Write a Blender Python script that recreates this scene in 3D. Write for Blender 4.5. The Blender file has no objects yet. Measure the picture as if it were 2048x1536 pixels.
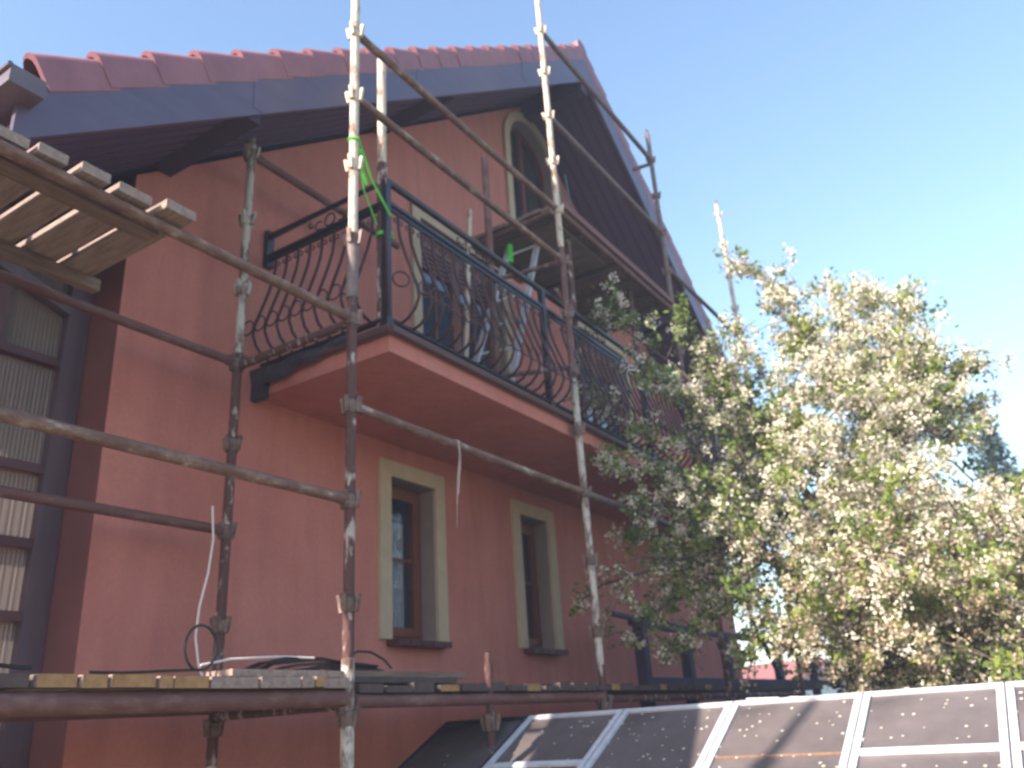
import bpy, bmesh, math, random
import numpy as np
from mathutils import Vector, Matrix
from mathutils.geometry import tessellate_polygon
random.seed(7); rng = np.random.default_rng(11)
sc = bpy.context.scene
COL = sc.collection
# ---------------------------------------------------------------- camera
cam = bpy.data.cameras.new("camera"); camo = bpy.data.objects.new("camera", cam); COL.objects.link(camo)
Rv = Vector((0.5491337, -0.8335419, -0.0604983)); Uv = Vector((-0.2815521, -0.2526710, 0.9256812)); Fv = Vector((0.7868803, 0.4912894, 0.3734357))
M = Matrix((Rv, Uv, -Fv)).transposed().to_4x4(); M.translation = Vector((0, 0, 1.6)); camo.matrix_world = M
cam.sensor_width = 36; cam.lens = 29.70; cam.clip_end = 500; cam.clip_start = 0.05
cam.dof.use_dof = True; cam.dof.focus_distance = 1.1; cam.dof.aperture_fstop = 29.7 / 4.6
sc.camera = camo
# ---------------------------------------------------------------- light
EL, AZ = math.radians(28.5), math.radians(-75)
w = bpy.data.worlds.new("World"); sc.world = w; w.use_nodes = True
nt = w.node_tree; nt.nodes.clear()
sky = nt.nodes.new('ShaderNodeTexSky'); sky.sky_type = 'NISHITA'; sky.sun_disc = False
sky.sun_elevation = EL; sky.sun_rotation = AZ % (2 * math.pi); sky.air_density = 1.3; sky.dust_density = 0.9; sky.ozone_density = 2.2; sky.altitude = 200
bg = nt.nodes.new('ShaderNodeBackground'); bg.inputs[1].default_value = 0.13
out = nt.nodes.new('ShaderNodeOutputWorld'); nt.links.new(sky.outputs[0], bg.inputs[0]); nt.links.new(bg.outputs[0], out.inputs[0])
sl = bpy.data.lights.new("sun", 'SUN'); sl.energy = 4.4; sl.angle = math.radians(0.53); sl.color = (1, 0.91, 0.80)
so = bpy.data.objects.new("sun", sl); COL.objects.link(so)
so.rotation_euler = Vector((math.sin(AZ) * math.cos(EL), math.cos(AZ) * math.cos(EL), math.sin(EL))).to_track_quat('Z', 'Y').to_euler()
sc.view_settings.view_transform = 'Standard'; sc.view_settings.look = 'None'; sc.view_settings.exposure = 1.5; sc.view_settings.gamma = 1
sc.view_settings.use_curve_mapping = False
# ---------------------------------------------------------------- materials
def mat(name, c1, c2=None, scale=8.0, rough=0.8, metal=0.0, bump=0.0, bscale=None, thresh=None, c3=None, stretch=(1, 1, 1), spec=0.5, detail=5, trans=0.0):
    m = bpy.data.materials.new(name); m.use_nodes = True; n = m.node_tree; N = n.nodes; L = n.links
    b = N['Principled BSDF']; b.inputs['Roughness'].default_value = rough; b.inputs['Metallic'].default_value = metal
    b.inputs['Specular IOR Level'].default_value = spec
    b.inputs['Base Color'].default_value = (*c1, 1)
    tc = N.new('ShaderNodeTexCoord'); mp = N.new('ShaderNodeMapping'); mp.inputs['Scale'].default_value = stretch
    L.new(tc.outputs['Object'], mp.inputs[0])
    if c2 is not None:
        t = N.new('ShaderNodeTexNoise'); t.inputs['Scale'].default_value = scale; t.inputs['Detail'].default_value = detail; t.inputs['Roughness'].default_value = 0.65
        L.new(mp.outputs[0], t.inputs[0])
        r = N.new('ShaderNodeValToRGB'); a, bb = thresh if thresh else (0.32, 0.68)
        r.color_ramp.elements[0].position = a; r.color_ramp.elements[1].position = bb
        r.color_ramp.elements[0].color = (*c1, 1); r.color_ramp.elements[1].color = (*c2, 1)
        if c3 is not None:
            e = r.color_ramp.elements.new((a + bb) / 2); e.color = (*c3, 1)
        L.new(t.outputs[0], r.inputs[0]); L.new(r.outputs[0], b.inputs['Base Color'])
    if bump:
        t2 = N.new('ShaderNodeTexNoise'); t2.inputs['Scale'].default_value = bscale or scale * 3; t2.inputs['Detail'].default_value = 6
        L.new(mp.outputs[0], t2.inputs[0])
        bp = N.new('ShaderNodeBump'); bp.inputs['Strength'].default_value = bump; bp.inputs['Distance'].default_value = 0.02
        L.new(t2.outputs[0], bp.inputs['Height']); L.new(bp.outputs[0], b.inputs['Normal'])
    return m
def plaster_mat():
    m = mat('plaster_salmon', (0.50, 0.172, 0.136), (0.60, 0.228, 0.178), scale=0.9, rough=0.92, bump=0.35, bscale=160, spec=0.2)
    n = m.node_tree; N = n.nodes; L = n.links
    b = N['Principled BSDF']; src = b.inputs['Base Color'].links[0].from_socket
    tc = N.new('ShaderNodeTexCoord'); mp = N.new('ShaderNodeMapping'); mp.inputs['Scale'].default_value = (4.5, 4.5, 0.7); L.new(tc.outputs['Object'], mp.inputs[0])
    t = N.new('ShaderNodeTexNoise'); t.inputs['Scale'].default_value = 1.6; t.inputs['Detail'].default_value = 8; L.new(mp.outputs[0], t.inputs[0])
    r = N.new('ShaderNodeValToRGB'); r.color_ramp.elements[0].position = 0.45; r.color_ramp.elements[1].position = 0.72
    r.color_ramp.elements[0].color = (1, 1, 1, 1); r.color_ramp.elements[1].color = (0.80, 0.79, 0.80, 1)
    mx = N.new('ShaderNodeMixRGB'); mx.blend_type = 'MULTIPLY'; mx.inputs[0].default_value = 0.65
    t3 = N.new('ShaderNodeTexNoise'); t3.inputs['Scale'].default_value = 45; t3.inputs['Detail'].default_value = 4; L.new(tc.outputs['Object'], t3.inputs[0])
    r3 = N.new('ShaderNodeValToRGB'); r3.color_ramp.elements[0].color = (0.86, 0.86, 0.86, 1); r3.color_ramp.elements[1].color = (1.1, 1.1, 1.1, 1); L.new(t3.outputs[0], r3.inputs[0])
    m2 = N.new('ShaderNodeMixRGB'); m2.blend_type = 'MULTIPLY'; m2.inputs[0].default_value = 1
    L.new(t.outputs[0], r.inputs[0]); L.new(src, mx.inputs[1]); L.new(r.outputs[0], mx.inputs[2])
    L.new(mx.outputs[0], m2.inputs[1]); L.new(r3.outputs[0], m2.inputs[2]); L.new(m2.outputs[0], b.inputs['Base Color'])
    return m
PLASTER = plaster_mat()
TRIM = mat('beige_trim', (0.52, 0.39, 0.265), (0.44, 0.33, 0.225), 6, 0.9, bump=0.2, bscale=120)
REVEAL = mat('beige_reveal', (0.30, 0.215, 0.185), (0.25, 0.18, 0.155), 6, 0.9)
WOODRED = mat('red_brown_window_wood', (0.20, 0.055, 0.028), (0.13, 0.035, 0.02), 14, 0.5, stretch=(4, 4, 0.6))
SILL = mat('dark_red_sill', (0.09, 0.022, 0.02), (0.06, 0.018, 0.018), 10, 0.5)
SOFFIT = mat('soffit_boards', (0.105, 0.050, 0.105), (0.070, 0.040, 0.095), 5, 0.7, stretch=(1, 9, 1), bump=0.2)
BEAM = mat('dark_stained_beam', (0.035, 0.022, 0.055), (0.05, 0.028, 0.062), 9, 0.7)
FASCIA = mat('grey_metal_fascia', (0.125, 0.098, 0.145), (0.098, 0.078, 0.115), 2.5, 0.42, 0.35, stretch=(1, 1, 4))
GUTTER = mat('brown_metal_gutter', (0.17, 0.13, 0.14), (0.12, 0.09, 0.10), 5, 0.4, 0.3)
TILE = mat('clay_tile', (0.29, 0.115, 0.135), (0.22, 0.085, 0.105), 5, 0.55, bump=0.15, bscale=50)
IRON = mat('wrought_iron_black_brown', (0.035, 0.014, 0.016), (0.055, 0.02, 0.02), 20, 0.5, 0.2)
IRONDK = mat('black_rail_paint', (0.012, 0.014, 0.022), (0.03, 0.018, 0.022), 12, 0.35, 0.2)
DRIP = mat('brown_drip_edge', (0.10, 0.045, 0.042), (0.07, 0.035, 0.038), 8, 0.5)
RUST = mat('tube_rust_brown', (0.10, 0.042, 0.036), (0.44, 0.35, 0.31), 17, 0.8, 0.05, 0.6, 60, thresh=(0.55, 0.63), stretch=(1, 1, 0.45))
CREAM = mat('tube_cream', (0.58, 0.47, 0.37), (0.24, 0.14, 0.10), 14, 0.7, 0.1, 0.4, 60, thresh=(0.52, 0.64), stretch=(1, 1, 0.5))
FLAKY = mat('tube_flaky_white', (0.52, 0.46, 0.40), (0.14, 0.07, 0.05), 15, 0.8, 0.0, 0.6, 50, thresh=(0.46, 0.60), stretch=(1, 1, 0.5))
GREYT = mat('tube_grey', (0.13, 0.09, 0.088), (0.22, 0.16, 0.145), 18, 0.7, 0.2, 0.2, 50)
LEDGER = mat('ledger_worn', (0.155, 0.075, 0.052), (0.58, 0.48, 0.41), 13, 0.7, 0.1, 0.6, 50, thresh=(0.46, 0.72), c3=(0.24, 0.145, 0.105), stretch=(0.5, 1, 1))
LEDGRED = mat('ledger_red_brown', (0.14, 0.058, 0.048), (0.24, 0.14, 0.11), 14, 0.7, 0.1, 0.3, 50, thresh=(0.5, 0.75), stretch=(0.5, 1, 1))
STEEL = mat('dark_coupler', (0.09, 0.05, 0.045), (0.24, 0.16, 0.13), 25, 0.6, 0.4)
PLANK = mat('weathered_plank', (0.40, 0.28, 0.225), (0.21, 0.145, 0.12), 7, 0.9, bump=0.4, stretch=(6, 0.8, 6))
PLANKX = mat('weathered_board_long', (0.27, 0.17, 0.125), (0.14, 0.09, 0.07), 7, 0.9, bump=0.4, stretch=(0.8, 6, 6))
PLYW = mat('grey_plywood', (0.20, 0.145, 0.125), (0.12, 0.09, 0.08), 3, 0.9, bump=0.2, stretch=(4, 1, 1))
PLANKDK = mat('dark_wet_plank', (0.06, 0.04, 0.038), (0.10, 0.065, 0.055), 7, 0.9, bump=0.3)
ENDY = mat('sawn_end_yellow', (0.44, 0.235, 0.095), (0.24, 0.12, 0.05), 18, 0.85, bump=0.2)
PURPLE = mat('conservatory_frame', (0.13, 0.078, 0.095), (0.085, 0.052, 0.066), 4, 0.5, stretch=(3, 3, .5))
REDFRAME = mat('conservatory_red_rail', (0.12, 0.038, 0.042), (0.08, 0.028, 0.035), 6, 0.6)
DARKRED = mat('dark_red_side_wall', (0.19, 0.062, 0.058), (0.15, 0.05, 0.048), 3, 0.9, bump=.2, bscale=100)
ALU = mat('aluminium', (0.66, 0.64, 0.66), (0.50, 0.50, 0.53), 14, 0.45, 0.1)
LADDER = mat('ladder_aluminium', (0.58, 0.58, 0.61), (0.42, 0.43, 0.46), 12, 0.4, 0.2)
GREEN = mat('neon_green_strap', (0.10, 0.75, 0.06), (0.06, 0.5, 0.05), 30, 0.6)
GREEND = mat('green_net', (0.03, 0.38, 0.12), (0.02, 0.22, 0.08), 30, 0.7)
ORANGE = mat('orange_mark', (0.75, 0.12, 0.05), None, rough=0.6)
TARP = mat('dark_tarp', (0.020, 0.022, 0.036), (0.05, 0.045, 0.06), 5, 0.45, bump=0.8, bscale=12)
CABLE = mat('black_cable', (0.012, 0.011, 0.013), None, rough=0.45)
CORD = mat('pale_cord', (0.50, 0.38, 0.34), (0.36, 0.26, 0.24), 40, 0.8)
WHITEC = mat('white_cord', (0.72, 0.62, 0.58), None, rough=0.7)
TEAL = mat('teal_rod', (0.02, 0.09, 0.10), None, rough=0.5)
BARK = mat('bark', (0.11, 0.075, 0.055), (0.05, 0.035, 0.03), 18, 0.95, bump=0.6)
CURTAIN = mat('net_curtain', (0.82, 0.84, 0.88), (0.66, 0.70, 0.78), 10, 0.9, stretch=(8, 8, .3))
WALLDK = mat('interior_dark', (0.05, 0.04, 0.04), None, rough=0.9)
GRASS = mat('lawn', (0.07, 0.10, 0.03), (0.14, 0.13, 0.06), 3, 0.95, bump=0.5)
PAVE = mat('garden_paving', (0.22, 0.16, 0.11), (0.15, 0.115, 0.08), 4, 0.9, bump=.3)
WHITEW = mat('white_render', (0.72, 0.72, 0.70), (0.62, 0.62, 0.60), 2, 0.9)
def leafmat(name, c1, c2, trans=0.35):
    m = mat(name, c1, c2, 60, 0.6, spec=0.3); n = m.node_tree; N = n.nodes; L = n.links
    b = N['Principled BSDF']; t = N.new('ShaderNodeBsdfTranslucent'); mx = N.new('ShaderNodeMixShader'); mx.inputs[0].default_value = trans
    L.new(b.inputs['Base Color'].links[0].from_socket, t.inputs[0]); o = N['Material Output']
    L.new(b.outputs[0], mx.inputs[1]); L.new(t.outputs[0], mx.inputs[2]); L.new(mx.outputs[0], o.inputs[0]); return m
LEAF = leafmat('leaf_green', (0.09, 0.14, 0.03), (0.19, 0.25, 0.055))
LEAFY = leafmat('leaf_yellow_green', (0.20, 0.26, 0.04), (0.30, 0.34, 0.07), 0.45)
PETAL = leafmat('blossom_white', (0.74, 0.64, 0.50), (0.88, 0.81, 0.70), 0.3)
PETALP = leafmat('blossom_faded', (0.50, 0.37, 0.24), (0.62, 0.50, 0.36), 0.3)
NEEDLE = leafmat('spruce_needles', (0.035, 0.07, 0.055), (0.06, 0.10, 0.075), 0.1)
HEDGEM = leafmat('hedge_leaf', (0.03, 0.05, 0.02), (0.06, 0.085, 0.03), 0.2)
def glassmat(name, tint, tr=0.55, rough=0.03):
    m = bpy.data.materials.new(name); m.use_nodes = True; n = m.node_tree; N = n.nodes; L = n.links
    b = N['Principled BSDF']; b.inputs['Base Color'].default_value = (*tint, 1); b.inputs['Roughness'].default_value = rough; b.inputs['Specular IOR Level'].default_value = 1.0
    t = N.new('ShaderNodeBsdfTransparent'); mx = N.new('ShaderNodeMixShader'); mx.inputs[0].default_value = tr
    nz = N.new('ShaderNodeTexNoise'); nz.inputs['Scale'].default_value = 3
    bpn = N.new('ShaderNodeBump'); bpn.inputs['Strength'].default_value = 0.06; L.new(nz.outputs[0], bpn.inputs['Height']); L.new(bpn.outputs[0], b.inputs['Normal'])
    L.new(b.outputs[0], mx.inputs[1]); L.new(t.outputs[0], mx.inputs[2]); L.new(mx.outputs[0], N['Material Output'].inputs[0]); return m
GLASS = glassmat('window_glass', (0.05, 0.06, 0.08), 0.72)
BLUEGLASS = glassmat('door_glass', (0.04, 0.055, 0.10), 0.1)
def polymat():
    m = mat('ribbed_polycarbonate', (0.24, 0.175, 0.145), (0.13, 0.10, 0.10), 2.0, 0.35, spec=0.8)
    n = m.node_tree; N = n.nodes; L = n.links; b = N['Principled BSDF']
    tc = N.new('ShaderNodeTexCoord'); wv = N.new('ShaderNodeTexWave'); wv.inputs['Scale'].default_value = 14; wv.inputs['Distortion'].default_value = 0.3
    L.new(tc.outputs['Object'], wv.inputs[0]); bn = N.new('ShaderNodeBump'); bn.inputs['Strength'].default_value = 0.8; bn.inputs['Distance'].default_value = 0.01
    L.new(wv.outputs[1], bn.inputs['Height']); L.new(bn.outputs[0], b.inputs['Normal'])
    tr = N.new('ShaderNodeBsdfTranslucent'); tr.inputs[0].default_value = (0.34, 0.28, 0.25, 1); mx = N.new('ShaderNodeMixShader'); mx.inputs[0].default_value = 0.35
    L.new(b.outputs[0], mx.inputs[1]); L.new(tr.outputs[0], mx.inputs[2]); L.new(mx.outputs[0], N['Material Output'].inputs[0]); return m
POLY = polymat()
def panelglass():
    m = mat('dusty_collector_glass', (0.075, 0.060, 0.060), (0.16, 0.13, 0.125), 2.2, 0.28, spec=0.25, detail=8)
    n = m.node_tree; N = n.nodes; L = n.links; b = N['Principled BSDF']
    t = N.new('ShaderNodeTexNoise'); t.inputs['Scale'].default_value = 5; t.inputs['Detail'].default_value = 9
    r = N.new('ShaderNodeMapRange'); r.inputs[3].default_value = 0.16; r.inputs[4].default_value = 0.5
    L.new(t.outputs[0], r.inputs[0]); L.new(r.outputs[0], b.inputs['Roughness']); return m
PGLASS = panelglass()
ROOFRED = mat('far_roof_tiles', (0.40, 0.13, 0.10), (0.30, 0.10, 0.08), 6, 0.8)

# ---------------------------------------------------------------- mesh builder
class MB:
    def __init__(s): s.v = []; s.f = []; s.m = []
    def add(s, vs, fs, mi=0):
        o = len(s.v); s.v += [tuple(v) for v in vs]; s.f += [tuple(i + o for i in f) for f in fs]; s.m += [mi] * len(fs)
    def box(s, x0, x1, y0, y1, z0, z1, mi=0):
        vs = [(x, y, z) for x in (x0, x1) for y in (y0, y1) for z in (z0, z1)]
        s.add(vs, [(0, 1, 3, 2), (4, 6, 7, 5), (0, 4, 5, 1), (2, 3, 7, 6), (0, 2, 6, 4), (1, 5, 7, 3)], mi)
    def prism(s, poly, y0, y1, mi=0):  # poly in xz, extruded along y
        n = len(poly); vs = [(x, y0, z) for x, z in poly] + [(x, y1, z) for x, z in poly]
        s.add(vs, [tuple(range(n))[::-1], tuple(range(n, 2 * n))] + [(i, (i + 1) % n, n + (i + 1) % n, n + i) for i in range(n)], mi)
    def tube(s, pts, r, n=10, mi=0, cap=True, closed=False, rs=None):
        P = [Vector(p) for p in pts]; k = len(P); base = None; rings = []
        for i in range(k):
            if closed: t = P[(i + 1) % k] - P[(i - 1) % k]
            else: t = P[min(i + 1, k - 1)] - P[max(i - 1, 0)]
            t.normalize()
            if base is None: base = t.orthogonal().normalized()
            u = (base - t * base.dot(t)); u = u.normalized() if u.length > 1e-5 else t.orthogonal().normalized(); base = u
            vv = t.cross(u); rr = rs[i] if rs else r
            rings.append([P[i] + (u * math.cos(a) + vv * math.sin(a)) * rr for a in [2 * math.pi * j / n for j in range(n)]])
        vs = [v for R_ in rings for v in R_]; fs = []
        for i in range(k if closed else k - 1):
            a, b = i * n, ((i + 1) % k) * n
            fs += [(a + j, a + (j + 1) % n, b + (j + 1) % n, b + j) for j in range(n)]
        if cap and not closed: fs += [tuple(range(n))[::-1], tuple(range((k - 1) * n, k * n))]
        s.add(vs, fs, mi)
    def bar(s, a, b, w, h, mi=0, up=(0, 0, 1)):  # rectangular bar between two points
        a, b = Vector(a), Vector(b); t = (b - a).normalized(); u = t.cross(Vector(up)).normalized() * (w / 2); v = u.cross(t).normalized() * (h / 2)
        vs = [p + q for p in (a, b) for q in (-u - v, u - v, u + v, -u + v)]
        s.add(vs, [(3, 2, 1, 0), (4, 5, 6, 7), (0, 1, 5, 4), (1, 2, 6, 5), (2, 3, 7, 6), (3, 0, 4, 7)], mi)
    def ring(s, c, r, rt, ax1, ax2, n=14, k=5, mi=0, a0=0, a1=2 * math.pi):
        c = Vector(c); a1v, a2v = Vector(ax1), Vector(ax2); full = abs(a1 - a0 - 2 * math.pi) < 1e-6
        pts = [c + a1v * math.cos(t) * r + a2v * math.sin(t) * r for t in [a0 + (a1 - a0) * i / (n if full else n - 1) for i in range(n)]]
        s.tube(pts, rt, k, mi, closed=full)
    def build(s, name, mats, parent=None, smooth=None, label=None, cat=None, group=None, kind=None, origin=None):
        me = bpy.data.meshes.new(name)
        off = Vector(origin) if origin else Vector((0, 0, 0))
        me.from_pydata([tuple(Vector(v) - off) for v in s.v] if origin else s.v, [], s.f)
        for m in (mats if isinstance(mats, (list, tuple)) else [mats]): me.materials.append(m)
        me.polygons.foreach_set('material_index', s.m)
        if smooth: me.polygons.foreach_set('use_smooth', [True] * len(me.polygons))
        me.update(); o = bpy.data.objects.new(name, me); COL.objects.link(o)
        if origin: o.location = off
        if smooth and smooth != 'all':
            me.set_sharp_from_angle(angle=math.radians(40))
        if parent: o.parent = parent
        tag(o, label, cat, group, kind); return o
def tag(o, label=None, cat=None, group=None, kind=None):
    if label: o['label'] = label
    if cat: o['category'] = cat
    if group: o['group'] = group
    if kind: o['kind'] = kind
def thing(name, label, cat, group=None, loc=(0, 0, 0)):
    o = bpy.data.objects.new(name, None); COL.objects.link(o); o.location = loc; o.empty_display_size = 0.2; tag(o, label, cat, group); return o

# ================================================================ SETTING
g = MB(); g.add([(-60, -60, 0), (120, -60, 0), (120, 100, 0), (-60, 100, 0)], [(0, 1, 2, 3)]); g.build('ground', GRASS, kind='structure')
g = MB(); g.add([(-1.5, -3, 0.004), (13, -3, 0.004), (13, 4.04, 0.004), (-1.5, 4.04, 0.004)], [(0, 1, 2, 3)]); g.build('path', PAVE, kind='structure')

# ================================================================ HOUSE
XL, XR, XA, ZA, SL = 2.40, 11.94, 7.17, 8.97, 0.782
YF, YW, YB = 3.20, 4.05, 13.0
def zt(x): return ZA - SL * abs(x - XA)
house = thing('house', 'salmon plastered two storey house with tiled gable roof and iron balcony', 'house')
# openings (x0,x1,z0,z1,arch)
W1 = (4.66, 5.19, 2.20, 3.375, 0); W2 = (6.435, 6.93, 2.20, 3.375, 0)
D1 = (5.08, 6.40, 3.82, 5.86, 0); D3 = (7.86, 9.18, 3.82, 5.86, 0)
AR = (6.74, 7.74, 6.55, 7.74, 1)
def outline(o, e=0.0, eb=0.0):
    x0, x1, z0, z1, a = o; x0 -= e; x1 += e; z0 -= eb
    if not a: return [(x0, z0), (x1, z0), (x1, z1 + e), (x0, z1 + e)]
    c = (x0 + x1) / 2; r = (x1 - x0) / 2
    return [(x0, z0), (x1, z0)] + [(c + r * math.cos(t), z1 + r * math.sin(t)) for t in [math.pi * i / 18 for i in range(19)]]
wb = MB()
poly = [(XL, 0), (XR, 0), (XR, zt(XR) - 0.45), (XA, zt(XA) - 0.45), (XL, zt(XL) - 0.45)]
loops = [poly] + [outline(o)[::-1] for o in (W1, W2, D1, D3, AR)]
for yy in (YW, YW + 0.38):
    vv = [Vector((x, yy, z)) for L_ in loops for x, z in L_]
    tris = tessellate_polygon([[Vector((x, z, 0)) for x, z in L_] for L_ in loops])
    wb.add(vv, [tuple(t) if yy > YW else tuple(t)[::-1] for t in tris])
for L_ in loops[1:]:
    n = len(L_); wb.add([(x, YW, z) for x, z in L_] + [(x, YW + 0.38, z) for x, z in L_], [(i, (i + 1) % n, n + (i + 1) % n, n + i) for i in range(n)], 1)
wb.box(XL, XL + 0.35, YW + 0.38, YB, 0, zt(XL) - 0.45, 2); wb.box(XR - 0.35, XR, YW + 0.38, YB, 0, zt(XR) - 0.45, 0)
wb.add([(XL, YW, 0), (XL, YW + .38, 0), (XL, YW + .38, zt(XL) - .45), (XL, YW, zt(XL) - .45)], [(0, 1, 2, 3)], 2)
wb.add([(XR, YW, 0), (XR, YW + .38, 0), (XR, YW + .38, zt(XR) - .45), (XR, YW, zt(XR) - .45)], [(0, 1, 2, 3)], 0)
wb.prism(poly, YB, YB + 0.3, 0)
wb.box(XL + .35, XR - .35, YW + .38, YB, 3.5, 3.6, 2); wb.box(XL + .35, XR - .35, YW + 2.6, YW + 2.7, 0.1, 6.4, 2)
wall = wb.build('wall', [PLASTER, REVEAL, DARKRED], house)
# roof
rb = MB()
for sgn in (-1, 1):
    xe = XA + sgn * 5.81
    def P(x, dz): return (x, zt(x) + dz)
    # soffit deck slab
    rb.prism([P(XA, -0.40), P(xe, -0.40), P(xe, -0.30), P(XA, -0.30)], YF + 0.035, YB + 0.8, 0)
    ny = 20
roof = rb.build('roof', SOFFIT, house)
# board joints on the soffit: shallow battens running down the slope
jb = MB()
for sgn in (-1, 1):
    for i in range(7):
        y = YF + 0.09 + i * 0.12
        jb.bar((XA + sgn * 0.1, y, zt(XA + .1) - 0.404), (XA + sgn * 5.7, y, zt(XA + 5.7) - 0.404), 0.014, 0.012)
jb.build('soffit_batten', BEAM, roof)
fb = MB()
for sgn in (-1, 1):
    xe = XA + sgn * 5.84
    fb.prism([(XA, ZA - 0.15), (XA, ZA - 0.53), (xe, zt(xe) - 0.43), (xe, zt(xe) - 0.15)][::sgn], YF, YF + 0.03, 0)
    for d_ in (1.45, 3.1, 4.6): xj = XA + sgn * d_; fb.box(xj - .035, xj + .035, YF - 0.003, YF - .0005, zt(xj) - .42, zt(xj) - .20)
fascia = fb.build('fascia', FASCIA, roof)
# rake tiles and field tiles
def rake(sgn):
    b = MB(); S = math.hypot(1, SL); up = Vector((-sgn * -SL / S * -1 * 0, 0, 1))
    down = Vector((sgn / S, 0, -SL / S)); nrm = Vector((sgn * SL / S, 0, 1 / S))
    L0 = 5.785 * S; step = 0.3365; n = int(L0 / step) + 1
    prof = [(-0.035, -0.135), (-0.05, 0.0)] + [(0.0 + 0.05 * -math.cos(t), 0.0 + 0.05 * math.sin(t)) for t in (0.5, 1.0, 1.5, 2.1, 2.7)] + [(0.08, -0.03), (0.30, -0.04)]
    for i in range(n):
        a = L0 - (i + 1) * step - 0.05; e = L0 - i * step
        if a < 0: a = 0
        vs = []
        for s_, lift, sc_ in ((a, 0.0, 0.86), (e, 0.036, 1.0)):
            o = Vector((XA, YF + 0.03, ZA - 0.065)) + down * s_ + nrm * lift
            j = random.uniform(-.004, .004)
            for y, q in prof: vs.append(o + Vector((0, (y + j) * (sc_ if y < 0 else 1), 0)) + nrm * (q * sc_))
            for y, q in prof[::-1]: vs.append(o + Vector((0, y * .8 + 0.014, 0)) + nrm * (q * sc_ - 0.016))
        k = len(prof) * 2
        fs = [(j_, (j_ + 1) % k, k + (j_ + 1) % k, k + j_) for j_ in range(k)]
        h = len(prof)
        for off in (0, k): fs += [(off + j_, off + j_ + 1, off + k - 2 - j_, off + k - 1 - j_) for j_ in range(h - 1)]
        if sgn > 0: fs = [f[::-1] for f in fs]
        b.add(vs, fs)
    return b
for sgn in (-1, 1): rake(sgn).build('rake_tiles', TILE, roof, smooth=True)
ft = MB(); S = math.hypot(1, SL)
for sgn in (-1, 1):
    ys = np.arange(YF + 0.24, YB + 0.75, 0.05); rows = 22; step = 5.9 / rows; vs = []; fs = []
    for r_ in range(rows):
        for e, dz in ((0, -0.075), (1, -0.04)):
            x = XA + sgn * step * (r_ + e)
            vs += [(x, float(y), zt(x) + dz + 0.022 * math.sin(y * 2 * math.pi / 0.30)) for y in ys]
    n = len(ys)
    for q in range(rows * 2 - 1): fs += [(q * n + i, q * n + i + 1, (q + 1) * n + i + 1, (q + 1) * n + i) for i in range(n - 1)]
    ft.add(vs, fs)
ft.build('field_tiles', TILE, roof, smooth=True)
rg = MB()
for i in range(26):
    y = YF + 0.0 + i * 0.38
    if y > YB + .6: break
    rg.tube([(XA, y, ZA - 0.055), (XA, y + 0.42, ZA - 0.07)], 0.1, 12, rs=[0.115, 0.10])
rg.build('ridge_tiles', TILE, roof, smooth=True)
# purlin ends
pb_x = (2.62, 4.50, 9.84, 11.5)
for x in (2.54, 4.50, XA, 9.84, 11.80):
    z = zt(x) - 0.40
    b = MB(); ex = .09
    b.box(x - .08, x + .08, YF + 0.035, YW - 0.001, zt(XA + abs(x - XA) - .08) - (.515 if x != XA else .62), z + .06 if x != XA else z)
    b.build('purlin', BEAM, house)
# gutters
for xe, sgn in ((XA - 5.87, -1), (XA + 5.87, 1)):
    b = MB(); c = xe - sgn * 0.01; z = zt(XA + 5.8) - 0.195
    pr = [(-0.075, 0.0), (-0.075, -0.075), (0.075, -0.075), (0.075, 0.0), (0.067, 0.0), (0.067, -0.067), (-0.067, -0.067), (-0.067, 0.0)]
    vs = [(c + x, y, z + q) for y in (YF - 0.10, YB + .8) for x, q in pr]
    fs = [(i, (i + 1) % 8, 8 + (i + 1) % 8, 8 + i) for i in range(8)]
    b.add(vs, fs); b.box(c - 0.075, c + 0.075, YF - 0.106, YF - 0.1005, z - 0.075, z + 0.012)
    b.tube([(c - 0.08, YF - 0.11, z + .004), (c - 0.08, YB + .8, z + .004)], 0.012, 8)
    b.build('gutter', GUTTER, roof)
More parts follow.
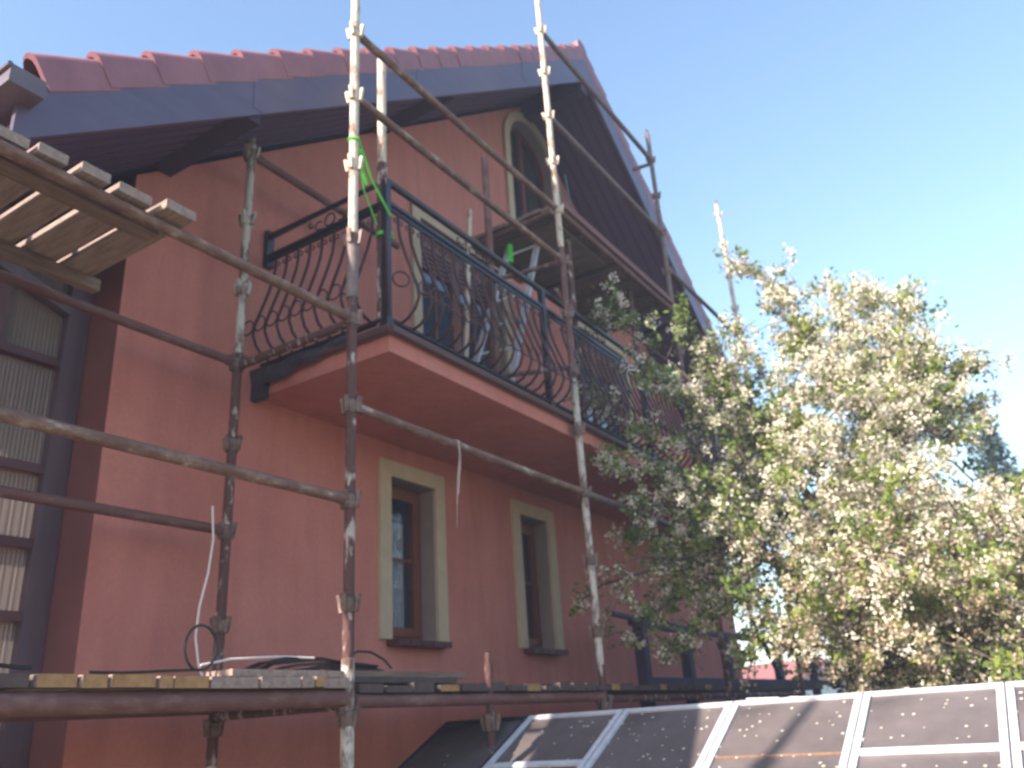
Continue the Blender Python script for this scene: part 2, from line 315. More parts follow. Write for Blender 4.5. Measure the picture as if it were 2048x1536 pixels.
# windows
def window(o, trimw, name='window', curtain=True, mull=False):
    x0, x1, z0, z1, a = o; yg = YW + 0.135
    f = MB(); fw = 0.055
    if not a:
        f.box(x0, x0 + fw, yg, yg + .07, z0, z1); f.box(x1 - fw, x1, yg, yg + .07, z0, z1)
        f.box(x0 + fw, x1 - fw, yg, yg + .07, z0, z0 + fw); f.box(x0 + fw, x1 - fw, yg, yg + .07, z1 - fw, z1)
    else:
        for (p, q) in zip(outline(o), outline(o)[1:] + outline(o)[:1]): f.bar((p[0], yg + .035, p[1]), (q[0], yg + .035, q[1]), 0.07, 0.1, up=(0, 1, 0))
        f.box((x0 + x1) / 2 - .04, (x0 + x1) / 2 + .04, yg, yg + .07, z0, z1 + .48)
    w_ = f.build(name, WOODRED, house)
    s = MB(); i0, i1, j0, j1 = x0 + fw, x1 - fw, z0 + fw, z1 - fw; sw = 0.055
    y0 = yg - 0.018
    if not a:
        s.box(i0 - .01, i0 + sw, y0, y0 + .06, j0 - .01, j1 + .01); s.box(i1 - sw, i1 + .01, y0, y0 + .06, j0 - .01, j1 + .01)
        s.box(i0 + sw, i1 - sw, y0, y0 + .06, j0 - .01, j0 + sw); s.box(i0 + sw, i1 - sw, y0, y0 + .06, j1 - sw, j1 + .01)
        s.build('sash', WOODRED, w_)
        gz = MB(); gz.box(i0 + sw, i1 - sw, y0 + .03, y0 + .036, j0 + sw, j1 - sw)
        if mull:
            pass
        gz.build('pane', GLASS, w_)
        gb = MB(); zc = (z0 + z1) / 2 + 0.02
        gb.box(i0 + sw, i1 - sw, y0 + .022, y0 + .029, zc - .012, zc + .012)
        gb.build('glazing_bar', WOODRED, w_)
    else:
        p = outline(o); gz = MB(); gz.prism([(x, z) for x, z in p], yg + .03, yg + .036); gz.build('pane', GLASS, w_)
    if curtain:
        c = MB(); k = 30; vs = []
        for zz in (z0 + .03, z1 - .26):
            vs += [(x0 + .03 + (x1 - x0) * .76 * i / k, yg + 0.09 + 0.008 * math.sin(i * 1.7), zz) for i in range(k + 1)]
        c.add(vs, [(i, i + 1, k + 2 + i, k + 1 + i) for i in range(k)]); c.build('curtain', CURTAIN, w_)
    if trimw:
        t = MB(); e = trimw; xx0, xx1 = x0 - e, x1 + e; yt = YW - 0.03
        if not a:
            t.box(xx0, x0, yt, YW - .0005, z0 + .0, z1 + e); t.box(x1, xx1, yt, YW - .0005, z0, z1 + e); t.box(x0, x1, yt, YW - .0005, z1, z1 + e)
        else:
            t.box(xx0, x0, yt, YW - .0005, z0, z1); t.box(x1, xx1, yt, YW - .0005, z0, z1)
            c = (x0 + x1) / 2; r0 = (x1 - x0) / 2; r1 = r0 + e; N_ = 24
            for i in range(N_):
                t0, t1 = math.pi * i / N_, math.pi * (i + 1) / N_
                t.prism([(c + r0 * math.cos(t0), z1 + r0 * math.sin(t0)), (c + r1 * math.cos(t0), z1 + r1 * math.sin(t0)), (c + r1 * math.cos(t1), z1 + r1 * math.sin(t1)), (c + r0 * math.cos(t1), z1 + r0 * math.sin(t1))][::-1], yt, YW - .0005)
        t.build('trim', TRIM, w_)
    return w_
for o in (W1, W2):
    w_ = window(o, 0.12)
    s = MB(); s.box(o[0] - 0.03, o[1] + 0.06, YW - 0.10, YW + 0.2, o[2] - 0.045, o[2] - 0.002)
    for i in range(5): xx = o[0] - .02 + i * (o[1] - o[0] + .06) / 4.6; s.box(xx, xx + .02, YW - 0.106, YW - 0.10, o[2] - 0.05, o[2] - .01)
    s.build('sill', SILL, w_)
window(AR, 0.11, curtain=False)
# balcony doors
def door(o, leaves):  # glazed doors
    x0, x1, z0, z1, a = o; yg = YW + .10
    f = MB(); f.box(x0, x0 + .06, yg, yg + .08, z0, z1); f.box(x1 - .06, x1, yg, yg + .08, z0, z1); f.box(x0 + .06, x1 - .06, yg, yg + .08, z1 - .07, z1)
    d = f.build('balcony_door', WOODRED, house, label='glazed red-brown timber balcony door')
    lw = (x1 - x0 - .12) / leaves
    for k in range(leaves):
        a0 = x0 + .06 + k * lw; a1 = a0 + lw; l = MB(); y0 = yg - .012
        l.box(a0, a0 + .06, y0, y0 + .06, z0, z1 - .07); l.box(a1 - .06, a1, y0, y0 + .06, z0, z1 - .07)
        l.box(a0 + .06, a1 - .06, y0, y0 + .06, z1 - .17, z1 - .07); l.box(a0 + .06, a1 - .06, y0, y0 + .06, z0, z0 + .5)
        l.box((a0 + a1) / 2 - .012, (a0 + a1) / 2 + .012, y0 + .01, y0 + .028, z0 + .5, z1 - .17)
        for q in (0.33, 0.66): zz = z0 + .5 + (z1 - z0 - .67) * q; l.box(a0 + .06, a1 - .06, y0 + .012, y0 + .026, zz - .012, zz + .012)
        l.build('door_leaf', WOODRED, d)
        for q in range(5): zz = z1 - .20 - q * .045; l2 = MB(); l2.box(a0 + .065, a1 - .065, y0 + .004, y0 + .02, zz - .012, zz + .012); l2.build('slat', WOODRED, d)
        gz = MB(); gz.box(a0 + .06, a1 - .06, y0 + .03, y0 + .036, z0 + .5, z1 - .17); gz.build('pane', BLUEGLASS, d)
    t = MB(); e = .11; yt = YW - .03
    t.box(x0 - e, x0, yt, YW - .0005, z0, z1 + e); t.box(x1, x1 + e, yt, YW - .0005, z0, z1 + e); t.box(x0, x1, yt, YW - .0005, z1, z1 + e)
    t.build('trim', TRIM, d)
    return d
door(D1, 2); door(D3, 2)
# balcony
bx0, bx1, by = 3.387, 10.95, 2.93
bal = MB(); bal.box(bx0, bx1, by, YW - .001, 3.636, 3.752, 0)
balcony = bal.build('balcony', PLASTER, house)
d = MB(); d.box(bx0 - .025, bx1 + .025, by - .025, YW - .002, 3.7525, 3.80); d.tube([(bx0 - .03, by - .03, 3.765), (bx1, by - .03, 3.765)], .028, 8); d.tube([(bx0 - .03, by - .03, 3.765), (bx0 - .03, YW - .01, 3.765)], .028, 8)
d.build('drip_edge', DRIP, balcony, smooth=True)
# dark sheet hanging over the balcony's left edge
t = MB(); k = 16; vs = []
for i in range(k + 1):
    y = 3.17 + (YW - .01 - 3.17) * i / k; s_ = i / k
    drop = 0.035 + 0.10 * s_ + 0.012 * math.sin(i * 1.3)
    vs += [(bx0 - .01, y, 3.812), (bx0 - .062 - .012 * math.sin(i * .9), y, 3.80), (bx0 - .066 - .014 * math.sin(i * 1.1), y, 3.80 - drop * .6), (bx0 - .045, y, 3.80 - drop)]
t.add(vs, [(4 * i + j, 4 * i + j + 1, 4 * i + 5 + j, 4 * i + 4 + j) for i in range(k) for j in range(3)])
t.box(bx0 - .05, bx0 - .004, 3.93, YW - .004, 3.60, 3.70)
t.build('edge_flashing', TARP, balcony, smooth=True)
# railing
ZT, ZM, ZBm = 4.835, 4.672, 3.86
ry, rx = 2.965, 3.405
rl = MB()
rl.tube([(rx, YW - .02, ZT), (rx, ry, ZT), (bx1 - .02, ry, ZT)], .025, 10)
rl.bar((rx, YW - .02, ZM), (rx, ry, ZM), .045, .022); rl.bar((rx - .02, ry, ZM), (bx1, ry, ZM), .045, .022)
rl.bar((rx, YW - .02, ZM - .028), (rx, ry, ZM - .028), .016, .03); rl.bar((rx, ry, ZM - .028), (bx1, ry, ZM - .028), .016, .03)
rl.bar((rx, YW - .02, ZBm), (rx, ry, ZBm), .04, .02); rl.bar((rx - .02, ry, ZBm), (bx1, ry, ZBm), .04, .02)
rl.box(rx - .03, rx + .03, YW - .04, YW - .001, ZM - .08, ZT + .04); 
railing = rl.build('railing', IRONDK, house, smooth=True)
postx = [rx, 5.28, 7.15, 9.03, 10.90]
for x in postx:
    b = MB(); b.box(x - .022, x + .022, ry - .022, ry + .022, 3.80, ZT + .0); b.box(x - .03, x + .03, ry - .03, ry + .03, 3.80, 3.86); b.build('railing_post', IRONDK, railing)
def bprof():  # (outward, z)
    pts = [(0, ZM - .03), (0.0, ZM - .12), (.012, ZM - .20), (.05, ZM - .33), (.10, ZM - .47), (.145, ZM - .60), (.155, ZM - .67), (.125, ZM - .735), (.07, ZM - .785), (.005, ZBm + .005)]
    return pts
ZR = ZM - .60
def baluster(px, py, ox, oy, ring_t, ringr=.044, scroll=True):
    b = MB(); b.tube([(px + ox * o, py + oy * o, z) for o, z in bprof()], .0105, 6)
    if ring_t:
        tx, ty = ring_t
        b.ring((px + ox * .152 + tx * .055, py + oy * .152 + ty * .055, ZR), ringr + .006, .0055, (tx, ty, 0), (0, 0, 1), 14, 5)
    if scroll:
        tx, ty = (abs(oy), abs(ox))
        for sg in (-1, 1):
            b.ring((px + tx * sg * .026, py + ty * sg * .026, ZM - .085), .015, .005, (tx * sg, ty * sg, 0), (0, 0, 1), 9, 4, a0=-2.6, a1=2.2)
    return b
for i in range(9):
    y = ry + .115 + i * .109
    baluster(rx, y, -1, 0, (0, 1)).build('baluster', IRON, railing, smooth=True)
x = rx + .115; nb = 0
while x < bx1 - .1 and nb < 64:
    if min(abs(x - p) for p in postx) > .03 and abs(x - 5.51) > .045 and abs(x - 8.01) > .045:
        baluster(x, ry, 0, -1, (1, 0), scroll=x < 7).build('baluster', IRON, railing, smooth=True); nb += 1
    x += .115
# corner balusters and rings
c = MB(); c.tube([(rx - .72 * o, ry - .72 * o, z) for o, z in bprof()], .0105, 6)
c.ring((rx - .02, ry - .13, ZR), .05, .006, (.8, -.6, 0), (0, 0, 1), 16, 5); c.build('corner_baluster', IRON, railing, smooth=True)
# ring and scroll ornaments between the two rails
for (cx, cy, ax) in [(rx, 3.45, (0, 1, 0)), (4.34, ry, (1, 0, 0)), (6.2, ry, (1, 0, 0)), (8.1, ry, (1, 0, 0)), (9.95, ry, (1, 0, 0))]:
    o = MB(); zc = (ZT + ZM) / 2 - .008; A = Vector(ax)
    o.ring((cx, cy, zc), .045, .007, ax, (0, 0, 1), 16, 5)
    for sg in (-1, 1):
        o.ring(Vector((cx, cy, zc - .01)) + A * sg * .10, .032, .006, A * sg, (0, 0, 1), 12, 5, a0=-2.2, a1=2.4)
        o.ring(Vector((cx, cy, zc + .02)) + A * sg * .17, .02, .006, A * sg, (0, 0, 1), 10, 5, a0=-2.8, a1=1.6)
    o.build('scroll_ornament', IRON, railing, smooth=True)
for x in (4.72, 6.6, 8.5):
    o = MB(); o.tube([(x, ry - .02 - .13 * i / 3, 4.42 - .1 * i) for i in range(2)], .004, 5); o.ring((x, ry - .10, ZM - .36), .03, .01, (1, 0, 0), (0, .3, .95), 10, 6); o.ring((x, ry - .10, ZM - .36), .012, .012, (1, 0, 0), (0, .3, .95), 8, 6)
    o.build('rosette', IRON, railing, smooth=True)

# ================================================================ CONSERVATORY (left)
cons = thing('conservatory', 'dark timber framed conservatory with ribbed translucent sheets beside the salmon wall', 'conservatory')
yc = 4.33
b = MB(); b.box(2.27, 2.395, yc - .0, yc + .12, 0, 4.25); b.build('corner_post', PURPLE, cons)
b = MB(); b.box(1.88, 1.95, yc + .02, yc + .1, 3.62, 4.16); b.build('mullion', REDFRAME, cons)
b = MB(); b.box(-.4, -.28, yc, yc + .12, 0, 4.25); b.build('corner_post', PURPLE, cons)
for z in (1.55, 2.24, 2.6, 2.99, 3.6):
    b = MB(); b.box(-.28, 2.27, yc + .012, yc + .10, z - .024, z + .024); b.build('rail', REDFRAME, cons)
b = MB(); b.box(-.4, 2.395, yc - .01, yc + .14, 4.25, 4.40); b.build('top_plate', PURPLE, cons)
b = MB(); b.bar((1.3, yc + .03, 4.26), (2.29, yc + .03, 3.92), .07, .085, up=(0, 1, 0)); b.build('brace', PURPLE, cons)
zs = [0.05, 1.55, 2.24, 2.6, 2.99, 3.6, 4.25]
for a_, c_ in zip(zs[:-1], zs[1:]):
    b = MB(); n = 150; x0, x1 = -.28, 2.27; vs = []
    for z in (a_ + .03, c_ - .03): vs += [(x0 + (x1 - x0) * i / n, yc + .058 + .005 * math.sin(i * math.pi / 1.0 + (i % 2) * .5), z) for i in range(n + 1)]
    b.add(vs, [(i, i + 1, n + 2 + i, n + 1 + i) for i in range(n)]); b.build('sheet', POLY, cons)
b = MB(); b.add([(-.6, yc - .2, 4.405), (2.395, yc - .2, 4.405), (2.395, 7.5, 4.9), (-.6, 7.5, 4.9), (-.6, yc - .2, 4.45), (2.395, yc - .2, 4.45), (2.395, 7.5, 4.95), (-.6, 7.5, 4.95)], [(0, 1, 2, 3), (4, 7, 6, 5), (0, 4, 5, 1), (1, 5, 6, 2), (2, 6, 7, 3), (3, 7, 4, 0)]); b.build('roof', REDFRAME, cons)
b = MB(); b.box(-.4, 2.35, 7.2, 7.3, 0, 4.3); b.box(-.4, -.33, 4.5, 7.2, 0, 1.0); b.build('back_wall', WALLDK, cons)
b = MB(); b.box(1.55, 1.83, yc + .2, yc + .5, 1.2, 2.02); b.build('storage_box', TARP, label='dark box standing behind the ribbed conservatory sheet', cat='box')

# ================================================================ SCAFFOLD
Z0 = 1.178
def lv(n): return Z0 + n
scaf = thing('scaffold', 'rusty tubular scaffold with flaking white paint standing in front of the salmon house', 'scaffold')
YO, YI = 2.866, 3.78
def post(x, y, z0, z1, segs, nodes, label=None, lean=0.0):
    b = MB(); mats = []; zc = z0
    for ztop, m, r in segs:
        if m not in mats: mats.append(m)
        zz = min(ztop, z1); b.tube([(x, y, zc), (x, y, zz)], r, 14, mats.index(m)); zc = zz
    b.tube([(x, y, z1 - .01), (x, y, z1 + .06)], .017, 8, 0)
    po = b.build('post', mats, scaf, smooth=True, label=label)
    for zn, m in nodes:
        k = MB(); k.tube([(x, y, zn - .045), (x, y, zn - .02), (x, y, zn + .02), (x, y, zn + .03)], .03, 12, rs=[.029, .040, .040, .029])
        for a in range(4):
            t = a * math.pi / 2 + .3; c_, s_ = math.cos(t), math.sin(t)
            k.bar((x + c_ * .036, y + s_ * .036, zn - .042), (x + c_ * .052, y + s_ * .052, zn + .042), .022, .018, up=(c_, s_, 0.01))
        k.build('coupler', m, po, smooth=True)
    return po
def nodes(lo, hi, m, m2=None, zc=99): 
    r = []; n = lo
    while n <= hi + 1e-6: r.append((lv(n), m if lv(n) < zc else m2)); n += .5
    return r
post(3.009, YO, 0, 6.45, [(1.93, FLAKY, .031), (2.2, RUST, .028), (3.80, RUST, .027), (4.14, GREYT, .034), (9, CREAM, .0275)], nodes(.5, 5, STEEL, CREAM, 4.2), 'rusty post, its top coloured cream as sunlit and flaky white at its foot')  # cream tube and couplers carry sunlight in their colour above the roof-shadow line
post(5.51, YO, 0, 8.4, [(1.95, RUST, .027), (2.9, FLAKY, .027), (4.1, FLAKY, .027), (5.3, LEDGRED, .027), (9, CREAM, .027)], nodes(.5, 7, STEEL, CREAM, 5.5))  # top switches to cream where the sun reaches it: lit look in the colour
post(8.01, YO, 0, 8.05, [(5.0, RUST, .027), (9, GREYT, .027)], nodes(.5, 6.5, STEEL))
post(10.45, YO, 0, 8.35, [(5.4, LEDGRED, .027), (9, CREAM, .03)], nodes(.5, 7, STEEL, CREAM, 5.5))  # pale upper length has the sunlight painted in
post(0.50, YO, 0, 5.2, [(9, RUST, .024)], nodes(.5, 3.5, STEEL))
post(0.50, YI, 0, 5.2, [(9, RUST, .024)], nodes(.5, 3.5, STEEL))
post(3.009, YI, 0, 5.26, [(1.5, FLAKY, .027), (3.74, RUST, .027), (9, FLAKY, .026)], nodes(.5, 4, STEEL, FLAKY, 3.8), 'inner post, rust brown below and flaking white above')
post(4.14, YO - .0, 0, 1.93, [(9, RUST, .022)], [(1.62, STEEL)])
def ledger(a, b_, m=LEDGER, r=.0265):
    a, b_ = Vector(a), Vector(b_); t = (b_ - a).normalized(); a2 = a + t * .03; c2 = b_ - t * .03
    k = MB(); k.tube([a2, a2 + (c2 - a2) * .33 + Vector((0, 0, -.003)), a2 + (c2 - a2) * .66 + Vector((0, 0, -.003)), c2], r, 12)
    for e, s in ((a2, 1), (c2, -1)): k.bar(e - t * s * .005, e + t * s * .055, .032, .05)
    return k.build('ledger', m, scaf, smooth=True)
X1, X2, X3, X4 = 3.009, 5.51, 8.01, 10.45
for n in (1.5, 2.5): ledger((.5, YO, lv(n)), (X1, YO, lv(n)))
ledger((.5, YO, lv(.5) + .08), (X1, YO, lv(.5) + .08), LEDGRED, .040)
for n, rr in ((.5, .04), (1.5, .0265), (2.5, .0265)): ledger((-2, YO, lv(n) + (.08 if n < 1 else 0)), (.5, YO, lv(n) + (.08 if n < 1 else 0)), LEDGRED, rr)
post(-2.0, YO, 0, 5.2, [(9, RUST, .027)], nodes(.5, 3.5, STEEL)); post(-2.0, YI, 0, 5.2, [(9, RUST, .027)], nodes(.5, 3.5, STEEL)); ledger((-2, YI, lv(2.5)), (.5, YI, lv(2.5)), LEDGRED)
ledger((X1, YO, lv(.5) + .065), (X2, YO, lv(.5) + .065), LEDGRED, .032); ledger((X2, YO, lv(.5) + .05), (X3, YO, lv(.5) + .05), RUST, .026)
ledger((X3, YO, lv(.5) + .05), (X4, YO, lv(.5) + .05), RUST, .026)
ledger((.5, YI, lv(1.5)), (X1, YI, lv(1.5)), LEDGRED); ledger((.5, YI, lv(2.5)), (X1, YI, lv(2.5)), LEDGRED, .026)
ledger((.5, YI, lv(.5) + .085), (X1, YI, lv(.5) + .085), LEDGRED); ledger((X1, YI, lv(4)), (X1 + 1.5, YI, lv(4) - .0), LEDGRED)
ledger((X1, YO, lv(2)), (X2, YO, lv(2)), LEDGER); ledger((X2, YO, lv(2)), (X3, YO, lv(2) - .0), GREYT); ledger((X3, YO, lv(2)), (X4, YO, lv(2)), GREYT)
for n in (4, 4.5): ledger((X1, YO, lv(n)), (X2, YO, lv(n)), LEDGER)
ledger((X2, YO, lv(6.5)), (X3, YO, lv(6.5)), GREYT); ledger((X2, YO, lv(5.5)), (X3, YO, lv(5.5)), GREYT); ledger((X2, YO, lv(4.5)), (X3, YO, lv(4.5)), LEDGRED, .028)
ledger((X3, YO, lv(5.05)), (X4, YO, lv(5.05)), GREYT)
def transom(a, b_, m=LEDGER, r=.022):
    k = MB(); k.tube([a, b_], r, 10); return k.build('transom', m, scaf, smooth=True)
transom((X1, YO + .03, lv(2.5) - .02), (X1, YI - .03, lv(2.5) - .02), RUST, .026)
transom((X1, YO + .03, lv(.5) + .05), (X1, YI - .03, lv(.5) + .05), RUST); transom((.5, YO + .03, lv(.5) + .05), (.5, YI - .03, lv(.5) + .05), RUST); transom((.5, YO + .03, lv(2.5)), (.5, YI - .03, lv(2.5)), RUST)
transom((X2 - .02, YO + .02, lv(3) + .02), (4.66, 3.03, 3.90), RUST, .02); transom((7.1, YO + .1, 4.12), (6.45, 3.03, 3.88), RUST, .018)
transom((X3, YO + .03, lv(6.5) - .05), (X3 - .03, 3.10, lv(6.5) - .05), GREYT)
transom((X2, YO, lv(4.5) - .0), (X2, 3.74, lv(4.5) - .02), LEDGRED, .026); transom((X2 + .02, YO, lv(4)), (X2 - .1, 3.65, lv(4) - .0), LEDGER, .02)
transom((X3, YO, lv(4.5)), (X3, 3.74, lv(4.5)), LEDGRED, .026); transom((X2, 3.72, lv(4.5) - .03), (X3, 3.72, lv(4.5) - .03), LEDGRED, .03)
transom((X1, YO, lv(4)), (X1, YO + .02, lv(4)), RUST)
# poles standing on the balcony inside the railing
for (x, top, m, lab) in [(3.43, 5.86, CREAM, 'upright pole at the balcony corner with its top coloured pale as sunlit'), (4.645, 5.78, LEDGRED, 'brown upright pole inside the railing, left of the ladder'), (5.94, 5.655, RUST, 'dark brown upright pole supporting the upper deck beside the scaffold post'), (7.23, 5.655, RUST, 'dark brown upright pole supporting the far end of the upper deck')]:
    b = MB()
    if x < 3.5: b.tube([(x, 3.02, 3.802), (x, 3.02, 5.0)], .034, 12, 1); b.tube([(x, 3.02, 5.0), (x, 3.02, top)], .030, 12, 0); ms = [CREAM, RUST]  # upper length in cream: sunlight put into the colour, rust below
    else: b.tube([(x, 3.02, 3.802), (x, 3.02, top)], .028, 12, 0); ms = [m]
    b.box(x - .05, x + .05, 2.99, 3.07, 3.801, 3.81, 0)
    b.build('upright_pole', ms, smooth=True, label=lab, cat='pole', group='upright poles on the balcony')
def plank(x0, x1, y0, y1, z0, z1, mats, label, group, name='plank', cat='plank', rot=0.0, endy=False):
    b = MB(); dz = random.uniform(-.003, .003)
    vs = [(x, y, z + dz) for x in (x0, x1) for y in (y0, y1) for z in (z0, z1)]
    F = [(0, 1, 3, 2), (4, 6, 7, 5), (0, 4, 5, 1), (2, 3, 7, 6), (0, 2, 6, 4), (1, 5, 7, 3)]
    c = Vector(((x0 + x1) / 2, (y0 + y1) / 2, z0))
    b.add([Vector(v) - c for v in vs], F[:2] + F[4:], 0); b.add([Vector(v) - c for v in vs], F[2:4], 1 if endy else 0)
    o = b.build(name, mats, label=label, cat=cat, group=group); o.location = c; o.rotation_euler.z = rot
    bv = o.modifiers.new('bevel', 'BEVEL'); bv.width = .004; bv.segments = 1
    return o
# left upper deck (level 2.5): crosswise planks
Gp = 'crosswise planks of the left upper scaffold deck'
zp = lv(2.5) + .026
ed = [(.72, .96, 2.70), (.985, 1.25, 2.74), (1.275, 1.39, 2.72), (1.435, 1.555, 2.70), (1.60, 1.75, 2.71), (1.785, 1.93, 2.66)]
labs = ['grey plank farthest left on the upper left deck', 'wide grey plank left of the first lit gap on the upper left deck', 'plank just left of the long bright gap in the upper left deck', 'plank between the two bright gaps in the upper left deck', 'plank just right of the short bright gap in the upper left deck', 'outermost right plank of the upper left deck, nearest the bare ledger']
for (a_, c_, y0), lb in zip(ed, labs): plank(a_, c_, y0 + .105, 3.62 + random.uniform(-.03, .03), zp, zp + .045, [PLANK], lb, Gp)
for i in range(9): plank(-1.95 + i * .295, -1.95 + i * .295 + .28, 2.74, 3.62, zp, zp + .045, [PLANK], 'plank of the upper left deck beyond the left picture edge', Gp)
plank(.6, .86, 3.2, 3.26, zp - .09, zp - .02, [PLANK], 'pale short timber under the upper left deck', Gp)
k = MB(); k.bar((-1.9, 3.54, lv(2.5) - .01), (1.97, 3.54, lv(2.5) - .01), .05, .06); k.build('deck_bearer', PLANKX, scaf)
k = MB(); k.bar((.5, 2.96, lv(2.5)), (1.86, 2.96, lv(2.5)), .09, .04); k.build('deck_bearer', PLANKX, scaf)
# lower deck (level .5)
zl = lv(.5) + .122; G2 = 'crosswise planks of the lower scaffold deck'
seq = [(.6, .86, 0), (.88, 1.1, 0), (1.12, 1.34, 0), (1.36, 1.53, 0), (1.555, 1.69, 1), (1.70, 1.79, 1), (1.80, 1.97, 1), (1.985, 2.04, 1), (2.05, 2.20, 1), (2.215, 2.44, 0), (2.45, 2.66, 0), (2.67, 2.74, 0), (2.75, 2.80, 1), (2.815, 2.97, 0)]
words = ['far left dark', 'second dark', 'third dark', 'narrow dark', 'first yellow ended', 'narrow second yellow ended', 'widest yellow ended', 'narrowest yellow ended', 'last yellow ended', 'wide grey ended', 'middle grey ended', 'narrow grey ended', 'single small yellow ended', 'dark last']
for i, ((a_, c_, yel), wd) in enumerate(zip(seq, words)):
    plank(a_, c_, 2.80 + random.uniform(0, .03), 3.88, zl, zl + .042, [PLANK if i > 8 or yel else PLANKDK, ENDY if yel else (PLANK if i > 8 else PLANKDK)], wd + ' plank of the lower deck left of the centre post', G2, endy=True)
G3 = 'crosswise planks of the lower deck right of the centre post'
x = 3.06; i = 0
while x < 7.7:
    w_ = random.choice([.10, .13, .16, .19]); yel = random.random() < (.30 if x < 5.3 else .10)
    plank(x, x + w_, 2.82 + random.uniform(0, .03), 3.86, zl - .02, zl + random.choice([.012, .02, .028]), [PLANKDK, ENDY if yel else PLANKDK], 'short plank laid crosswise under the windows, one of the lower deck row', G3, endy=True)
    x += w_ + random.choice([.01, .02, .05]); i += 1
plank(3.04, 4.02, 2.93, 3.10, zl + .055, zl + .085, [PLANKX], 'long brown board lying on top of the lower deck below the first window', 'long boards on the lower deck', cat='board', name='board')
plank(3.0, 3.86, 2.88, 3.12, zl + .025, zl + .053, [PLANKDK], 'dark board directly under the long brown board', 'long boards on the lower deck', cat='board', name='board')
plank(2.35, 3.0, 2.86, 3.02, zl + .044, zl + .072, [PLANK], 'grey board on the lower deck left of the centre post under the cables', 'long boards on the lower deck', cat='board', name='board')
plank(7.8, 11.9, 3.0, 3.8, zl - .02, zl + .03, [PLANKDK], 'long dark walkway board beside the timber railing', 'long boards on the lower deck', cat='board', name='board')
# upper deck C-E level 4.5
zu = lv(4.5) + .03; G4 = 'planks of the upper right deck'
words = ['outermost plank at the front edge of the upper right deck', 'second plank from the front of the upper right deck', 'middle plank of the upper right deck', 'fourth plank from the front of the upper right deck', 'innermost plank of the upper right deck, nearest the wall']
for i in range(5):
    y0 = YO - .02 + i * .18; plank(X2 - .03 + (.0 if i % 2 else .02), X3 + .08, y0, y0 + .172, zu, zu + .04, [PLANKX], words[i], G4)
for i in range(7):
    k = MB(); xx = X2 + .12 + i * .37; k.bar((xx, YO + .03, zu - .03), (xx, 3.70, zu - .03), .05 if i % 3 else .09, .04); k.build('deck_bearer', PLYW, scaf)
b = MB(); b.box(5.62, 6.55, 2.95, 3.62, zu - .075, zu - .055); b.build('plywood_sheet', PLYW, label='grey plywood sheet fixed beneath the upper right deck', cat='plywood sheet')
plank(5.56, 7.9, YO - .055, YO - .03, zu - .01, zu + .055, [mat('red_brown_toe_board', (0.20, 0.07, 0.05), (0.14, 0.06, 0.05), 6, .8)], 'red-brown toe board along the front of the upper right deck', None, name='toe_board', cat='board')
plank(6.5, 8.0, YO - .0, YO + .14, zu + .045, zu + .10, [PLANK], 'rough grey board stacked on the front edge of the upper right deck', None, name='board', cat='board')
b = MB(); b.tube([(5.35, 3.70, zu - .07), (5.6, 3.73, zu - .06), (6.3, 3.74, zu - .06)], .05, 10, rs=[.045, .05, .05]); b.build('timber_pole', mat('orange_brown_pole', (.30, .12, .05), (.2, .08, .04), 8, .7), smooth=True, label='orange-brown round timber under the inner edge of the upper right deck', cat='timber')
for (x, z0_, z1_, lb) in [(6.02, zu + .04, 6.35, 'tall thin teal rod standing on the upper right deck'), (5.9, zu + .04, 6.1, 'shorter thin teal rod standing on the upper right deck')]:
    b = MB(); b.tube([(x, YO + .0 + .1, z0_), (x - .06, YO + .12, z1_)], .008, 6); b.build('rod', TEAL, label=lb, cat='rod')
# thin batten leaning on the wall
b = MB(); b.bar((4.79, 3.42, 3.802), (4.90, 3.36, 5.56), .035, .03); b.build('batten', CREAM, label='thin pale timber batten standing on the balcony left of the ladder', cat='batten')
# ladder
lad = thing('ladder', 'aluminium ladder leaning from the balcony floor to the upper deck', 'ladder')
la0, la1 = Vector((4.92, 3.12, 3.82)), Vector((5.86, 3.26, 5.76)); lb0, lb1 = Vector((4.78, 3.42, 3.82)), Vector((5.72, 3.50, 5.66))
for a_, c_ in ((la0, la1), (lb0, lb1)):
    b = MB(); b.bar(a_, c_, .024, .055, up=(0, 1, 0)); b.build('stile', LADDER, lad)
for i in range(6):
    t_ = (i + .7) / 6.2; b = MB(); b.tube([la0.lerp(la1, t_), lb0.lerp(lb1, t_)], .010, 8); b.build('rung', LADDER, lad, smooth=True)
b = MB(); p_ = lb0.lerp(lb1, .93); b.tube([p_ + Vector((0, -.03, -.09)), p_ + Vector((.0, -.035, .09))], .03, 8); b.build('rag', GREEN, smooth=True, label='neon green rag tied to the inner ladder stile', cat='rag')
b = MB(); b.tube([(5.42, 2.90, 4.88), (5.52, 2.93, 4.87), (5.66, 2.95, 4.865)], .02, 8, rs=[.012, .025, .014]); b.build('glove', PLANK, smooth=True, label='grey glove lying on the balcony handrail beside the scaffold post', cat='glove')
b = MB(); b.tube([(5.51, YO, 4.82), (5.51, YO, 4.90)], .0262, 12); b.build('marking_tape', ORANGE, smooth=True, parent=scaf)
